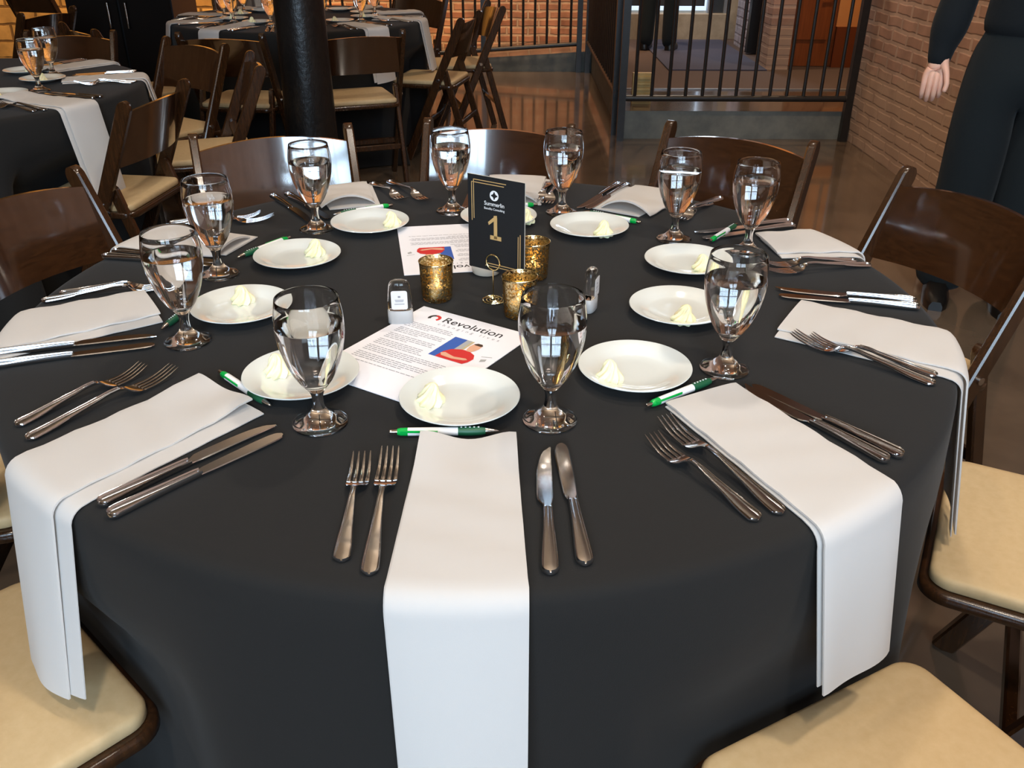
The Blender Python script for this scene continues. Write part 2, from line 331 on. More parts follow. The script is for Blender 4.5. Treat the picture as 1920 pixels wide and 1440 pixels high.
# cast iron column
col = thing('iron_column', (-.89, 2.78, 0)); tag(col, 'black painted iron column standing behind the near table', 'column')
MB().lathe([(0, 0), (.2, 0), (.2, .03), (.165, .06), (.15, .12), (.135, .16), (0, .16)], 40).build('base', 'column_paint', col)
MB().lathe([(.135, .14), (.122, .22), (.116, .5), (.107, 1.2), (.1, 4.3)], 40).build('shaft', 'column_paint', col)
# wall socket
so = thing('wall_outlet', (2.268, 3.06, .45)); tag(so, 'electrical wall outlet with two pale sockets on the side brick wall', 'outlet')
MB().box(-.008, .002, -.037, .037, -.06, .06).build('plate', 'dark_baseboard', so, False)
for z in (.024, -.024): MB().lathe([(0, 0), (.015, 0), (.015, .003), (0, .003)], 20, Matrix.Translation((-.008, 0, z)) @ Matrix.Rotation(-PI/2, 4, 'Y') @ Matrix.Scale(1.25, 4, (1, 0, 0))).build('socket', 'white_plastic', so)
# black cabinet
cb = thing('cabinet', (-2.62, 5.3, 0)); tag(cb, 'black low cabinet with chrome handles before the amber stone wall', 'cabinet')
MB().box(-.36, .36, -.25, .25, .06, 1.0).box(-.33, .33, -.22, .22, 0, .06).build('body', 'black_door', cb, False)
for s_ in (-1, 1):
    dr = MB().box(min(s_*.01, s_*.35), max(s_*.01, s_*.35), -.27, -.25, .1, .95).build('door', 'black_fabric', cb, False)
    MB().tube([(s_*.06, -.27, .62), (s_*.06, -.3, .62), (s_*.06, -.3, .78), (s_*.06, -.27, .78)], .008).build('handle', 'chrome', dr)

RT_ = .76; ZT = .76
TA = Vector((-2.12, 1.95, 0)); TB = Vector((-1.24, 4.36, 0)); T0 = Vector((0, 0, 0))
# ------------------------------------------------------------------ chairs
def make_chair():
    r = thing('folding_chair')
    yl = lambda z: -.24+.36*(.8-z)/.8
    yb = lambda z: yl(.70)+.27*(.70-z)
    for s in (-1, 1):
        MB().bar((s*.212, yl(0), 0), (s*.212, yl(.81), .81), .024, .046, round_top=True).build('back_post', 'walnut', r)
        lg = MB().bar((s*.185, -.27, 0), (s*.185, yl(.53)+.0, .53), .022, .038, round_top=True).build('leg', 'walnut', r)
        MB().lathe([(0, -.004), (.009, -.004), (.009, .004), (0, .004)], 12, Matrix.Translation((s*.226, yl(.47), .47)) @ Matrix.Rotation(PI/2, 4, 'Y')).build('bolt', 'chrome', r)
    # curved plywood back
    n = 24; rings = []
    for i in range(n+1):
        x = -.2+.4*i/n; k = 1-(x/.2)**2
        ring = []
        for z, off in ((.595, 0), (.64, 0), (.70, 0), (.768, 0), (.768, 1), (.70, 1), (.64, 1), (.595, 1)):
            zz = z+(.016*k if z > .75 else .004*k); ring.append((x, yb(zz)-.036*k+(-.006 if off else .006), zz))
        rings.append(ring)
    MB().loft(rings).build('backrest', 'walnut_panel', r, True, 50)
    def pad(hw, y0, y1, z0, z1, crown, rc, m, name):
        out = []; cy = (y0+y1)/2; hy = (y1-y0)/2
        pts = []
        for sx, sy, a0 in ((1, 1, 0), (-1, 1, 90), (-1, -1, 180), (1, -1, 270)):
            for q in range(9): a = R_(a0+90*q/8); pts.append((sx*(hw-rc)+rc*math.cos(a), cy+sy*(hy-rc)+rc*math.sin(a)))
        lv = [(.985, z0), (1, z0+.003), (1, z1-.006), (.988, z1-.0015), (.965, z1+crown*.15), (.9, z1+crown*.4), (.7, z1+crown*.8), (.35, z1+crown), (.05, z1+crown)]
        MB().loft([[(x*k, cy+(y-cy)*k, z) for x, y in pts] for k, z in lv]).build(name, m, r, True, 60)
    pad(.2, -.185, .215, .418, .44, 0, .045, 'walnut', 'seat_frame')
    pad(.188, -.173, .203, .44, .462, .006, .034, 'cream_vinyl', 'seat_pad')
    MB().bar((-.2, yl(.2), .2), (.2, yl(.2), .2), .024, .03, side=Vector((0, 1, 0))).build('stretcher', 'walnut', r)
    yr = -.27+(yl(.53)+.27)*.22/.53
    MB().bar((-.175, yr, .22), (.175, yr, .22), .02, .03, side=Vector((0, 1, 0))).build('stretcher', 'walnut', r)
    MB().bar((-.2, yl(.41), .41), (.2, yl(.41), .41), .022, .03, side=Vector((0, 1, 0))).build('stretcher', 'walnut', r)
    return r
chair0 = make_chair(); used = []
def chair(x, y, fx, fy, label, group):
    o = chair0 if not used else dup(chair0); used.append(o)
    o.location = (x, y, 0); o.rotation_euler = (0, 0, math.atan2(-fx, fy)); tag(o, label, 'chair', group)
def chair_back(bx, by, fx, fy, label, group):
    l = math.hypot(fx, fy); fx /= l; fy /= l; chair(bx+fx*.24, by+fy*.24, fx, fy, label, group)
G0, GA, GB = 'folding chairs round the near table', 'folding chairs round the side table', 'folding chairs round the table behind the column'
chair(-.675, -.66, .68, .73, 'folding chair whose cream seat lies under a long hanging napkin, nearest on the fork side', G0)
chair(-1.0, -.1, .98, .2, 'folding chair mostly cut off by the frame, only a seat corner beside the napkin', G0)
chair_back(-1.075, .47, .93, -.37, 'folding chair with its backrest against the side table cloth', G0)
chair_back(-.62, 1.08, .33, -.94, 'folding chair with window glare on its backrest, before the iron column', G0)
chair_back(.015, 1.19, -.17, -.985, 'folding chair directly behind the number sign at the far side', G0)
chair_back(.69, 1.075, -.59, -.81, 'folding chair with reddish backrest before the concrete step', G0)
chair_back(1.10, .5, -.9, -.4, 'folding chair in front of the person, close to the brick side wall', G0)
chair(.962, -.31, -.88, .47, 'folding chair with cream seat behind the napkin, nearer than the chair before the person', G0)
chair(.53, -.81, -.47, .88, 'folding chair with large cream seat at the bottom edge, under a hanging napkin', G0)
chair_back(-1.15, 1.66, -.97, .12, 'dark folding chair between the near table and the side table', GA)
chair_back(-1.0, 2.38, -.95, -.34, 'folding chair facing the side table, next along from the dark one', GA)
chair_back(-1.42, 2.92, -.57, -.82, 'folding chair with an orange glint on its backrest at the side table', GA)
chair_back(-2.15, 3.26, .03, -1, 'folding chair at the far edge of the side table', GA)
chair(-1.36, 3.42, .1, 1, 'folding chair at the far table beside the column, napkin end above its seat', GB)
chair(-.79, 3.5, -.35, .9, 'folding chair with back turned, on the sign side of the column', GB)
chair_back(-.19, 4.08, -.95, .2, 'folding chair seen side-on, nearest the ramp railing', GB)
chair_back(-.06, 4.75, -1, -.25, 'folding chair behind the side-on chair, before the ramp railing', GB)
chair_back(-.6, 5.4, -.5, -.9, 'folding chair with arched backrest at the far side of the far table', GB)
chair_back(-2.2, 3.45, .7, .7, 'folding chair with arched back between the two further tables', GB)
chair_back(-2.72, 4.25, -1, .3, 'folding chair with back turned beside the amber wall', 'spare folding chairs')
chair_back(-3.05, 3.75, -.8, .7, 'folding chair beyond the goblet on the side table', 'spare folding chairs')
chair(-3.75, 6.4, .3, 1, 'folding chair with yellow lit seat close to the amber stone wall', 'spare folding chairs')
chair_back(-1.9, 5.5, .4, -.9, 'folding chair at the far side of the far table near the black cabinet', GB)

# ------------------------------------------------------------------ tables and cloths
def tablecloth(cx, cy, label, seed, amp=.05):
    rr = random.Random(seed); ph = [rr.uniform(0, 6.28) for _ in range(5)]
    seats = [(o.location.x, o.location.y, o.rotation_euler.z) for o in used if (o.location.xy-Vector((cx, cy))).length < 1.2]
    n = 300; mb = MB(); rings = []
    prof = [(0, 0, 0)] + [(r, 0, 0) for r in (.15, .3, .45, .6, .7, .735)] + [(RT_-.008, -.0012, 0), (RT_+.002, -.006, 0), (RT_+.006, -.016, .0)]
    K = 22
    prof += [(RT_+.007, -.016-(ZT-.022)*k/K, k/K) for k in range(1, K+1)]
    vs = [(0, 0, ZT)]; 
    for r, dz, t in prof[1:]:
        ring = []
        for i in range(n):
            th = 2*PI*i/n
            fold = .5*math.sin(11*th+ph[0]+.6*math.sin(3*th+ph[1]))+.35*math.sin(17*th+ph[2])+.25*math.sin(5*th+ph[3])
            fold = fold*(t**1.2)*amp*1.5 + .035*t**1.4
            q = r+fold; z = ZT+dz; px, py = q*math.cos(th), q*math.sin(th)
            if z < .66:   # the cloth gives way where a pushed-in seat touches it
                for (x, y, rz) in seats:
                    c_, s_ = math.cos(rz), math.sin(rz); dx, dy = cx+px-x, cy+py-y
                    lx, ly = c_*dx+s_*dy, -s_*dx+c_*dy
                    if ly < .228 and abs(lx) < .34:
                        f = max(0, min(1, (.34-abs(lx))/.11)); f = f*f*(3-2*f); g = max(0, min(1, (.66-z)/.17)); g = g*g*(3-2*g)
                        d = (.228-ly)*f*g; px += -s_*d; py += c_*d
            vs.append((px, py, z))
    fs = [(0, 1+i, 1+(i+1) % n) for i in range(n)]
    for k in range(len(prof)-2):
        o0, o1 = 1+k*n, 1+(k+1)*n
        for i in range(n): j = (i+1) % n; fs.append((o0+i, o1+i, o1+j, o0+j))
    mb.add(vs, fs); o = mb.build('tablecloth', 'black_cloth', None, True, 60, (cx, cy, 0))
    return tag(o, label, 'tablecloth', 'black tablecloths')
tablecloth(0, 0, 'black tablecloth over the near round table with the number sign', 3)
tablecloth(TA.x, TA.y, 'black tablecloth over the round table beside the near one', 5)
tablecloth(TB.x, TB.y, 'black tablecloth over the round table behind the iron column', 9)

# ------------------------------------------------------------------ table ware prototypes
ZI = ZT+.0012
def make_goblet():
    g = thing('water_goblet')
    out = [(.0, 0), (.0345, 0), (.0362, .0012), (.036, .0026), (.031, .0055), (.024, .008), (.0185, .0112), (.0165, .014), (.0115, .0185), (.0086, .024)]
    stem = [(.0086, .024), (.0074, .030), (.0071, .036), (.0078, .043), (.0102, .0495)]
    bowl = [(.0102, .0495), (.0155, .0565), (.0225, .066), (.0285, .0775), (.034, .091), (.0385, .106), (.0416, .121), (.0432, .135), (.0433, .147), (.0424, .158), (.0405, .170), (.0392, .1775), (.0388, .1787), (.0383, .1787), (.0380, .1775),
            (.0393, .170), (.0411, .158), (.0420, .147), (.0418, .135), (.0401, .121), (.0369, .106), (.0322, .091), (.0264, .0780), (.0202, .0675), (.0130, .0605), (.006, .0575), (0, .0568)]
    MB().lathe(out, 56).build('foot', 'clear_glass', g, True, 70)
    MB().lathe(stem, 56).build('stem', 'clear_glass', g, True, 70)
    MB().lathe(bowl, 64).build('bowl', 'clear_glass', g, True, 70)
    e = .0003
    wt = [(0, .0568-e), (.006, .0575-e), (.0130+e, .0605-e), (.0202+e, .0675), (.0264+e, .0780), (.0322+e, .091), (.0369+e, .106), (.0401+e, .121), (.0418+e, .135), (.0419+e, .143), (.0413, .1422), (.0399, .1417), (0, .1417)]
    MB().lathe(wt, 64).build('water', 'water', g, True, 50)
    return g
def make_plate():
    return MB().lathe([(0, .0032), (.03, .003), (.046, .0032), (.052, .0045), (.062, .009), (.075, .0133), (.0815, .0152), (.0822, .0162), (.0815, .0172), (.074, .0160), (.062, .0122), (.053, .0078), (.047, .0062), (.03, .0058), (0, .0058)], 72).build('bread_plate', 'porcelain', None, True, 60)
def make_butter():
    rings = []
    for k in range(15):
        t = k/14; rad = .0165*(1-t)**.62*(1+.12*math.sin(t*9)) + .0012; tw = t*1.5; rings.append([((rad*(1+.16*math.cos(8*a)))*math.cos(a+tw)+.004*t*t, (rad*(1+.16*math.cos(8*a)))*math.sin(a+tw), .031*t**.9) for a in [2*PI*i/48 for i in range(48)]])
    return MB().loft(rings).build('butter_rosette', 'butter', None, True, 60)
def blade_strip(mb, st, sec):
    """st: (s, left, right, z, half thickness) along +y; sec: unit cross-section (x in -1..1, z in -1..1)"""
    rings = []
    for s, l, r_, z, h in st:
        c_, hw = (l+r_)/2, (r_-l)/2; rings.append([(c_+x*hw, s, z+q*h) for x, q in sec])
    mb.loft(rings); return mb
FLAT = [(-1, 0), (-.85, .8), (0, 1), (.85, .8), (1, 0), (.85, -.8), (0, -1), (-.85, -.8)]
BEAD = [(-1, -.3), (-.97, .5), (-.87, 1.1), (-.75, .85), (-.66, -.05), (-.3, .08), (0, .12), (.3, .08), (.66, -.05), (.75, .85), (.87, 1.1), (.97, .5), (1, -.3), (.8, -1), (0, -1), (-.8, -1)]
def lerp_tab(tab, t):
    """smooth curve through the rows of tab, keyed by their first column"""
    n = len(tab)
    for q in range(n-1):
        if t <= tab[q+1][0] or q == n-2:
            x0, x1 = tab[q][0], tab[q+1][0]; h = x1-x0; k = min(1, max(0, (t-x0)/h)); out = []
            for c in range(1, len(tab[0])):
                def sl(m):
                    if m <= 0 or m >= n-1: return 0
                    d0 = (tab[m][c]-tab[m-1][c])/(tab[m][0]-tab[m-1][0]); d1 = (tab[m+1][c]-tab[m][c])/(tab[m+1][0]-tab[m][0])
                    return 0 if d0*d1 <= 0 else 2*d0*d1/(d0+d1)
                p0, p1, m0, m1 = tab[q][c], tab[q+1][c], sl(q)*h, sl(q+1)*h
                out.append((2*k**3-3*k*k+1)*p0+(k**3-2*k*k+k)*m0+(3*k*k-2*k**3)*p1+(k**3-k*k)*m1)
            return out
def round_end(y, w_, r): return w_*math.sqrt(max(.02, 1-(1-min(1, y/r))**2))
def make_fork(name, Ln):
    g = thing(name); k = Ln/.215
    prof = [(0, .0098, .0026, .002), (.012, .0100, .0032, .0024), (.03, .0094, .0045, .0024), (.06, .0068, .0085, .0021), (.095, .0046, .0125, .002), (.12, .0034, .0155, .0022), (.130, .0034, .0155, .002)]
    st = []
    for i in range(29): y = .130*(i/28)**1.6; w_, z, h = lerp_tab(prof, y); w_ = round_end(y, w_, .0085); st.append((y*k, -w_, w_, z, h))
    blade_strip(MB(), st, BEAD).build('handle', 'steel', g, True, 50)
    hp = [(.128, .0034, .0156, .0018), (.136, .006, .0135, .0013), (.143, .0112, .0085, .0011), (.151, .0130, .0058, .001), (.160, .0129, .0046, .001)]
    mb = MB(); st = []
    for i in range(15): y = .128+.032*i/14; w_, z, h = lerp_tab(hp, y); st.append((y*k, -w_, w_, z, h))
    blade_strip(mb, st, [(-1, .4), (-.5, -.2), (0, -.4), (.5, -.2), (1, .4), (1, -.8), (.5, -1.6), (0, -1.8), (-.5, -1.6), (-1, -.8)])
    hd_ = mb.build('head', 'steel', g, True, 50)
    for q in range(4):
        x = -.0110+.00733*q; st = []
        for i in range(11):
            t = i/10; y = .158+.057*t; hw = .0026*(1-.68*t**1.4) if t < 1 else .0004
            xx = x*(1-.06*t); z = .0046+.0105*t*t-.0012*math.sin(PI*t); st.append((y*k, xx-hw, xx+hw, z, .001 if t < 1 else .0004))
        blade_strip(MB(), st, FLAT).build('tine', 'steel', hd_, True, 50)
    return g
def make_knife(name, steak):
    g = thing(name)
    prof = [(0, .0094, .0042, .003), (.012, .0097, .0045, .0038), (.04, .0084, .0048, .0038), (.08, .0062, .005, .0036), (.108, .0056, .005, .0034), (.115, .0054, .005, .003)]
    st = []
    for i in range(29): y = .115*(i/28)**1.6; w_, z, h = lerp_tab(prof, y); w_ = round_end(y, w_, .0075); st.append((y, -w_, w_, z, h))
    blade_strip(MB(), st, BEAD).build('handle', 'steel', g, True, 50)
    if steak: bl = [(.113, -.0055, .0055), (.119, -.0065, .0055), (.124, -.0112, .0062), (.14, -.0122, .0066), (.17, -.0120, .0066), (.195, -.0106, .0068), (.212, -.0078, .007), (.226, -.003, .0071), (.235, .0045, .0071)]
    else: bl = [(.113, -.006, .006), (.12, -.0085, .0065), (.135, -.0094, .0072), (.165, -.0102, .0078), (.195, -.0108, .0082), (.212, -.0104, .0082), (.221, -.0092, .0074), (.228, -.0062, .0052), (.231, -.0025, .0016)]
    st = []
    for i in range(29): y = bl[0][0]+(bl[-1][0]-bl[0][0])*i/28; l_, r_ = lerp_tab(bl, y); st.append((y, l_, max(r_, l_+.0006), .0044, .0009))
    blade_strip(MB(), st, [(-1, -.3), (-.86, 1), (.86, 1), (1, -.3), (.86, -1), (-.86, -1)]).build('blade', 'steel', g, True, 18)
    return g
def make_pen():
    g = thing('ballpoint_pen'); T = Matrix.Rotation(-PI/2, 4, 'X') @ Matrix.Identity(4)
    T = Matrix.Translation((0, 0, .0058)) @ T
    def seg(name, prof, m): return MB().lathe(prof, 24, T).build(name, m, g, True, 40)
    seg('push_button', [(0, 0), (.0026, 0), (.0028, .001), (.0028, .011), (0, .011)], 'chrome')
    seg('collar', [(0, .010), (.0040, .010), (.0052, .014), (.0054, .024), (0, .024)], 'green_plastic')
    seg('barrel', [(0, .0235), (.0054, .0235), (.0055, .05), (.0056, .088), (0, .088)], 'white_plastic')
    seg('grip', [(0, .0878), (.0058, .0878), (.0062, .1), (.0058, .115), (.0044, .123), (0, .123)], 'green_grip')
    seg('tip', [(0, .1225), (.0043, .1225), (.0032, .131), (.0016, .138), (.0006, .140), (0, .140)], 'chrome')
    db = MB()
    for k in range(5): db.lathe([(.0001, 0), (.0013, 0), (.0011, .0006), (.0001, .0008)], 8, Matrix.Translation((0, .092+k*.0055, .0058+.0060)))
    db.build('grip_dots', 'white_plastic', g)
    MB().bar((.0048, .014, .0085), (.0058, .062, .0085), .0035, .0016, side=Vector((0, 0, 1)), bev=.0005).build('clip', 'green_plastic', g)
    return g
goblet0, plate0, butter0 = make_goblet(), make_plate(), make_butter()
forkS0, forkL0 = make_fork('salad_fork', .19), make_fork('dinner_fork', .222)
steak0, knife0, pen0 = make_knife('steak_knife', True), make_knife('table_knife', False), make_pen()
first = set()
def copy_of(o):
    if o.name in first: return dup(o)
    first.add(o.name); return o
def put(o, p, label, cat, group, rz=0, z=None):
    c = copy_of(o); c.location = (p[0], p[1], ZI if z is None else z); c.rotation_euler = (0, 0, rz); tag(c, label, cat, group); return c
def lay(o, end, tip, label, cat, group, z=None):
    """end, tip: world points; the handle end sits at END and the thing points towards TIP"""
    d = Vector(tip)-Vector(end); return put(o, end, label, cat, group, math.atan2(-d.x, d.y), z)

def napkin(c, p0, p1, label, group, hang=.27, width=.142, arch=0, shift=.012, wave=0, taper=-.08, seed=1, w_in=.12, drift=0, flare=.05):
    """folded linen strip lying from p0 outwards past the edge of the table at c, then hanging down its side"""
    rr = random.Random(seed); p0 = Vector((p0[0], p0[1])); p1 = Vector((p1[0], p1[1])); cc = Vector((c.x, c.y)); u = (p1-p0).normalized(); n = Vector((u.y, -u.x))
    mb = MB(); NW = 14
    def slab(sh, z0, th, arch_, ext, wv, hang_, inset):
        Rr = RT_+.012+(.006 if inset == 0 else 0)
        rows_t = []; rows_b = []
        for i in range(NW+1):
            q = -1+2*i/NW; wx = (width/2-inset)*q+sh; wi = (w_in/2-inset)*q+sh; o = p0+n*wx-cc
            b_ = o.dot(u); s_e = -b_+math.sqrt(max(b_*b_-(o.length_squared-Rr*Rr), 1e-6)) if hang_ else ext_len
            edge = .0018*(1-q*q)**.4 if abs(q) < 1 else 0
            rt = []; rb = []
            s_start = -ext
            S = [s_start+(s_e-.03-s_start)*k/12 for k in range(13)]
            for s in S:
                f = math.exp(-((s-s_start)/.055)**2)
                z = z0 + arch_*(1-q*q)*f + wv*(.5-.5*math.cos(2*PI*(i/NW)))*(-1)*f + (wv*f if wv else 0) + .0012*math.sin(9*s/.1+q*2+seed)*math.exp(-((s-.12)/.2)**2)
                kw = max(0, min(1, (s-s_start)/max(s_e-s_start, .01))); p = p0+n*(wi+(wx-wi)*kw)+u*s; rt.append((p.x, p.y, max(z, ZI+.0005)+th*.5+edge)); rb.append((p.x, p.y, max(z, ZI+.0005)))
            if hang_:
                for k in range(1, 7):
                    a = k/6*PI/2; rad = .022
                    p = p0+n*wx+u*(s_e-.022+rad*math.sin(a)); zz = z0-rad+rad*math.cos(a)
                    pt = p+u*((th*.5+edge)*math.sin(a)); rt.append((pt.x, pt.y, zz+(th*.5+edge)*math.cos(a))); rb.append((p.x, p.y, zz))
                for k in range(1, 13):
                    t = k/12; sl = flare*t*hang_/.27 + .003*math.sin(3*q+seed)*t; p = p0+n*(wx*(1+taper*t)+drift*t)+u*(s_e+sl)
                    zz = z0-.022-(hang_+.006*q*math.sin(seed))*t
                    pt = p+u*(th*.5+edge); rt.append((pt.x, pt.y, zz)); rb.append((p.x, p.y, zz))
            rows_t.append(rt); rows_b.append(rb)
        m_ = len(rows_t[0]); vs = [p for r in rows_t for p in r]+[p for r in rows_b for p in r]; K = (NW+1)*m_; fs = []
        for i in range(NW):
            for j in range(m_-1):
                a = i*m_+j; fs.append((a, a+1, a+m_+1, a+m_)); fs.append((K+a, K+a+m_, K+a+m_+1, K+a+1))
        for j in range(m_-1):
            fs.append((j, K+j, K+j+1, j+1)); a = NW*m_+j; fs.append((a, a+1, K+a+1, K+a))
        for i in range(NW):
            a = i*m_; fs.append((a, a+m_, K+a+m_, K+a)); a = i*m_+m_-1; fs.append((a, K+a, K+a+m_, a+m_))
        mb.add(vs, fs)
    ext_len = (p1-p0).length
    slab(shift, ZI, .003, 0, .008 if arch else 0, 0, hang, .003)
    slab(-shift*.4, ZI+.0048, .005, arch, .003, wave, hang+.012 if hang else 0, 0)
    o = mb.build('napkin', 'white_linen', None, True, 55)
    return tag(o, label, 'napkin', group)

# ------------------------------------------------------------------ the near table's ten settings
W = lambda p, z=ZI: at(p[0], p[1], z)
S = ['nearest setting', 'first setting clockwise from nearest', 'second setting clockwise from nearest', 'third setting clockwise from nearest', 'fourth setting clockwise from nearest',
     'far setting behind the number sign', 'fourth setting counterclockwise from nearest', 'third setting counterclockwise from nearest', 'second setting counterclockwise from nearest', 'first setting counterclockwise from nearest']
# plate centre, goblet foot centre, butter, napkin inner and outer points, hang, forks (end, tip) x2, knives (end, tip) x2, pen (button, tip)
D = [
 dict(plate=(862, 747), gob=(1031, 788), but=(806, 748), nap=((876, 838), (855, 1108)), hang=.29, wave=.014, drift=-.006, shift=.004, forkS=((640, 1055), (685, 845)), forkL=((692, 1080), (738, 830)), steak=((1032, 1080), (1022, 838)), knife=((1098, 1063), (1052, 836)), pen=((731, 817), (935, 815))),
 dict(plate=(565, 704), gob=(601, 793), but=(521, 694), nap=((428, 745), (128, 884)), hang=.235, wave=.008, shift=-.02, wd=.126, drift=-.012, forkS=((30, 800), (275, 697)), forkL=((50, 826), (345, 695)), steak=((185, 950), (520, 797)), knife=((203, 972), (525, 822)), pen=((412, 703), (523, 777))),
 dict(plate=(453, 575), gob=(353, 640), but=(455, 560), nap=((285, 575), (55, 622)), hang=.3, flare=.1, shift=-.02, forkS=((112, 552), (272, 543)), forkL=((78, 566), (280, 545)), steak=((-15, 668), (297, 632)), knife=((-22, 690), (288, 651)), pen=((385, 560), (313, 616))),
 dict(plate=(558, 480), gob=(412, 515), but=(590, 472), nap=((440, 466), (280, 447)), hang=.26, arch=.013, shift=.015, forkS=((318, 420), (474, 410)), forkL=((312, 428), (487, 416)), steak=((193, 483), (392, 500)), knife=((212, 473), (380, 492)), pen=((545, 450), (420, 498))),
 dict(plate=(694, 418), gob=(594, 430), but=(736, 418), nap=((657, 389), (635, 347)), hang=.26, arch=.022, forkS=((697, 345), (747, 374)), forkL=((729, 341), (773, 366)), steak=((511, 369), (582, 418)), knife=((538, 366), (598, 402)), pen=((736, 389), (608, 410))),
 dict(plate=(935, 407), gob=(848, 396), but=(985, 412), nap=((960, 382), (975, 330)), hang=.26, arch=.022, forkS=((1030, 343), (1018, 368)), forkL=((1050, 343), (1036, 368)), steak=((892, 340), (874, 384)), knife=((905, 342), (886, 382)), pen=((1008, 388), (900, 394))),
 dict(plate=(1105, 425), gob=(1053, 399), but=(1131, 436), nap=((1168, 400), (1248, 353)), hang=.26, arch=.022, shift=-.015, forkS=((1333, 381), (1290, 408)), forkL=((1352, 372), (1302, 398)), steak=((1160, 346), (1087, 393)), knife=((1177, 348), (1104, 392)), pen=((1201, 422), (1080, 398))),
 dict(plate=(1290, 490), gob=(1263, 449), but=(1318, 500), nap=((1440, 462), (1570, 457)), hang=.26, shift=.014, forkS=((1605, 491), (1470, 500)), forkL=((1632, 498), (1500, 510)), steak=((1482, 417), (1302, 440)), knife=((1490, 425), (1315, 450)), pen=((1330, 457), (1435, 392))),
 dict(plate=(1272, 577), gob=(1400, 473), but=(1281, 597), nap=((1481, 599), (1765, 662)), hang=.24, flare=.045, win=.135, shift=.018, forkS=((1757, 707), (1478, 632)), forkL=((1753, 723), (1520, 648)), steak=((1718, 568), (1465, 546)), knife=((1724, 580), (1448, 556)), pen=None),
 dict(plate=(1190, 691), gob=(1358, 692), but=(1143, 706), nap=((1315, 746), (1588, 940)), hang=.18, shift=.004, forkS=((1422, 978), (1200, 815)), forkL=((1467, 966), (1222, 780)), steak=((1665, 869), (1405, 735)), knife=((1692, 860), (1412, 727)), pen=((1211, 768), (1345, 715))),
]
GN = 'near table '
for i, d in enumerate(D):
    s = S[i]
    pp = W(d['plate'], ZI+.01); put(plate0, pp, 'white bread plate with butter at the '+s, 'plate', 'bread plates on the near table', i)
    put(butter0, W(d['but'], ZI+.012), 'piped butter rosette on the bread plate of the '+s, 'butter', 'butter rosettes on the near table', i*2.3, ZI+.0062)
    put(goblet0, W(d['gob']), 'stemmed goblet of water at the '+s, 'glass', 'water goblets on the near table', i)
    napkin(T0, W(d['nap'][0]), W(d['nap'][1]), 'white folded linen napkin over the table edge at the '+s, 'napkins on the near table', d['hang'], d.get('wd', .142), d.get('arch', 0), d.get('shift', .01), d.get('wave', 0), -.08, i+1, d.get('win', .12), d.get('drift', 0), d.get('flare', .05))
    for key, o, nm, cat, grp in (('forkS', forkS0, 'shorter steel fork at the ', 'fork', 'forks on the near table'), ('forkL', forkL0, 'longer steel fork at the ', 'fork', 'forks on the near table'),
                                ('steak', steak0, 'pointed steel steak knife at the ', 'knife', 'knives on the near table'), ('knife', knife0, 'round tipped steel table knife at the ', 'knife', 'knives on the near table')):
        lay(o, W(d[key][0]), W(d[key][1]), nm+s, cat, grp)
    if d['pen']: lay(pen0, W(d['pen'][0]), W(d['pen'][1]), 'green and white click pen at the '+s, 'pen', 'pens on the near table')

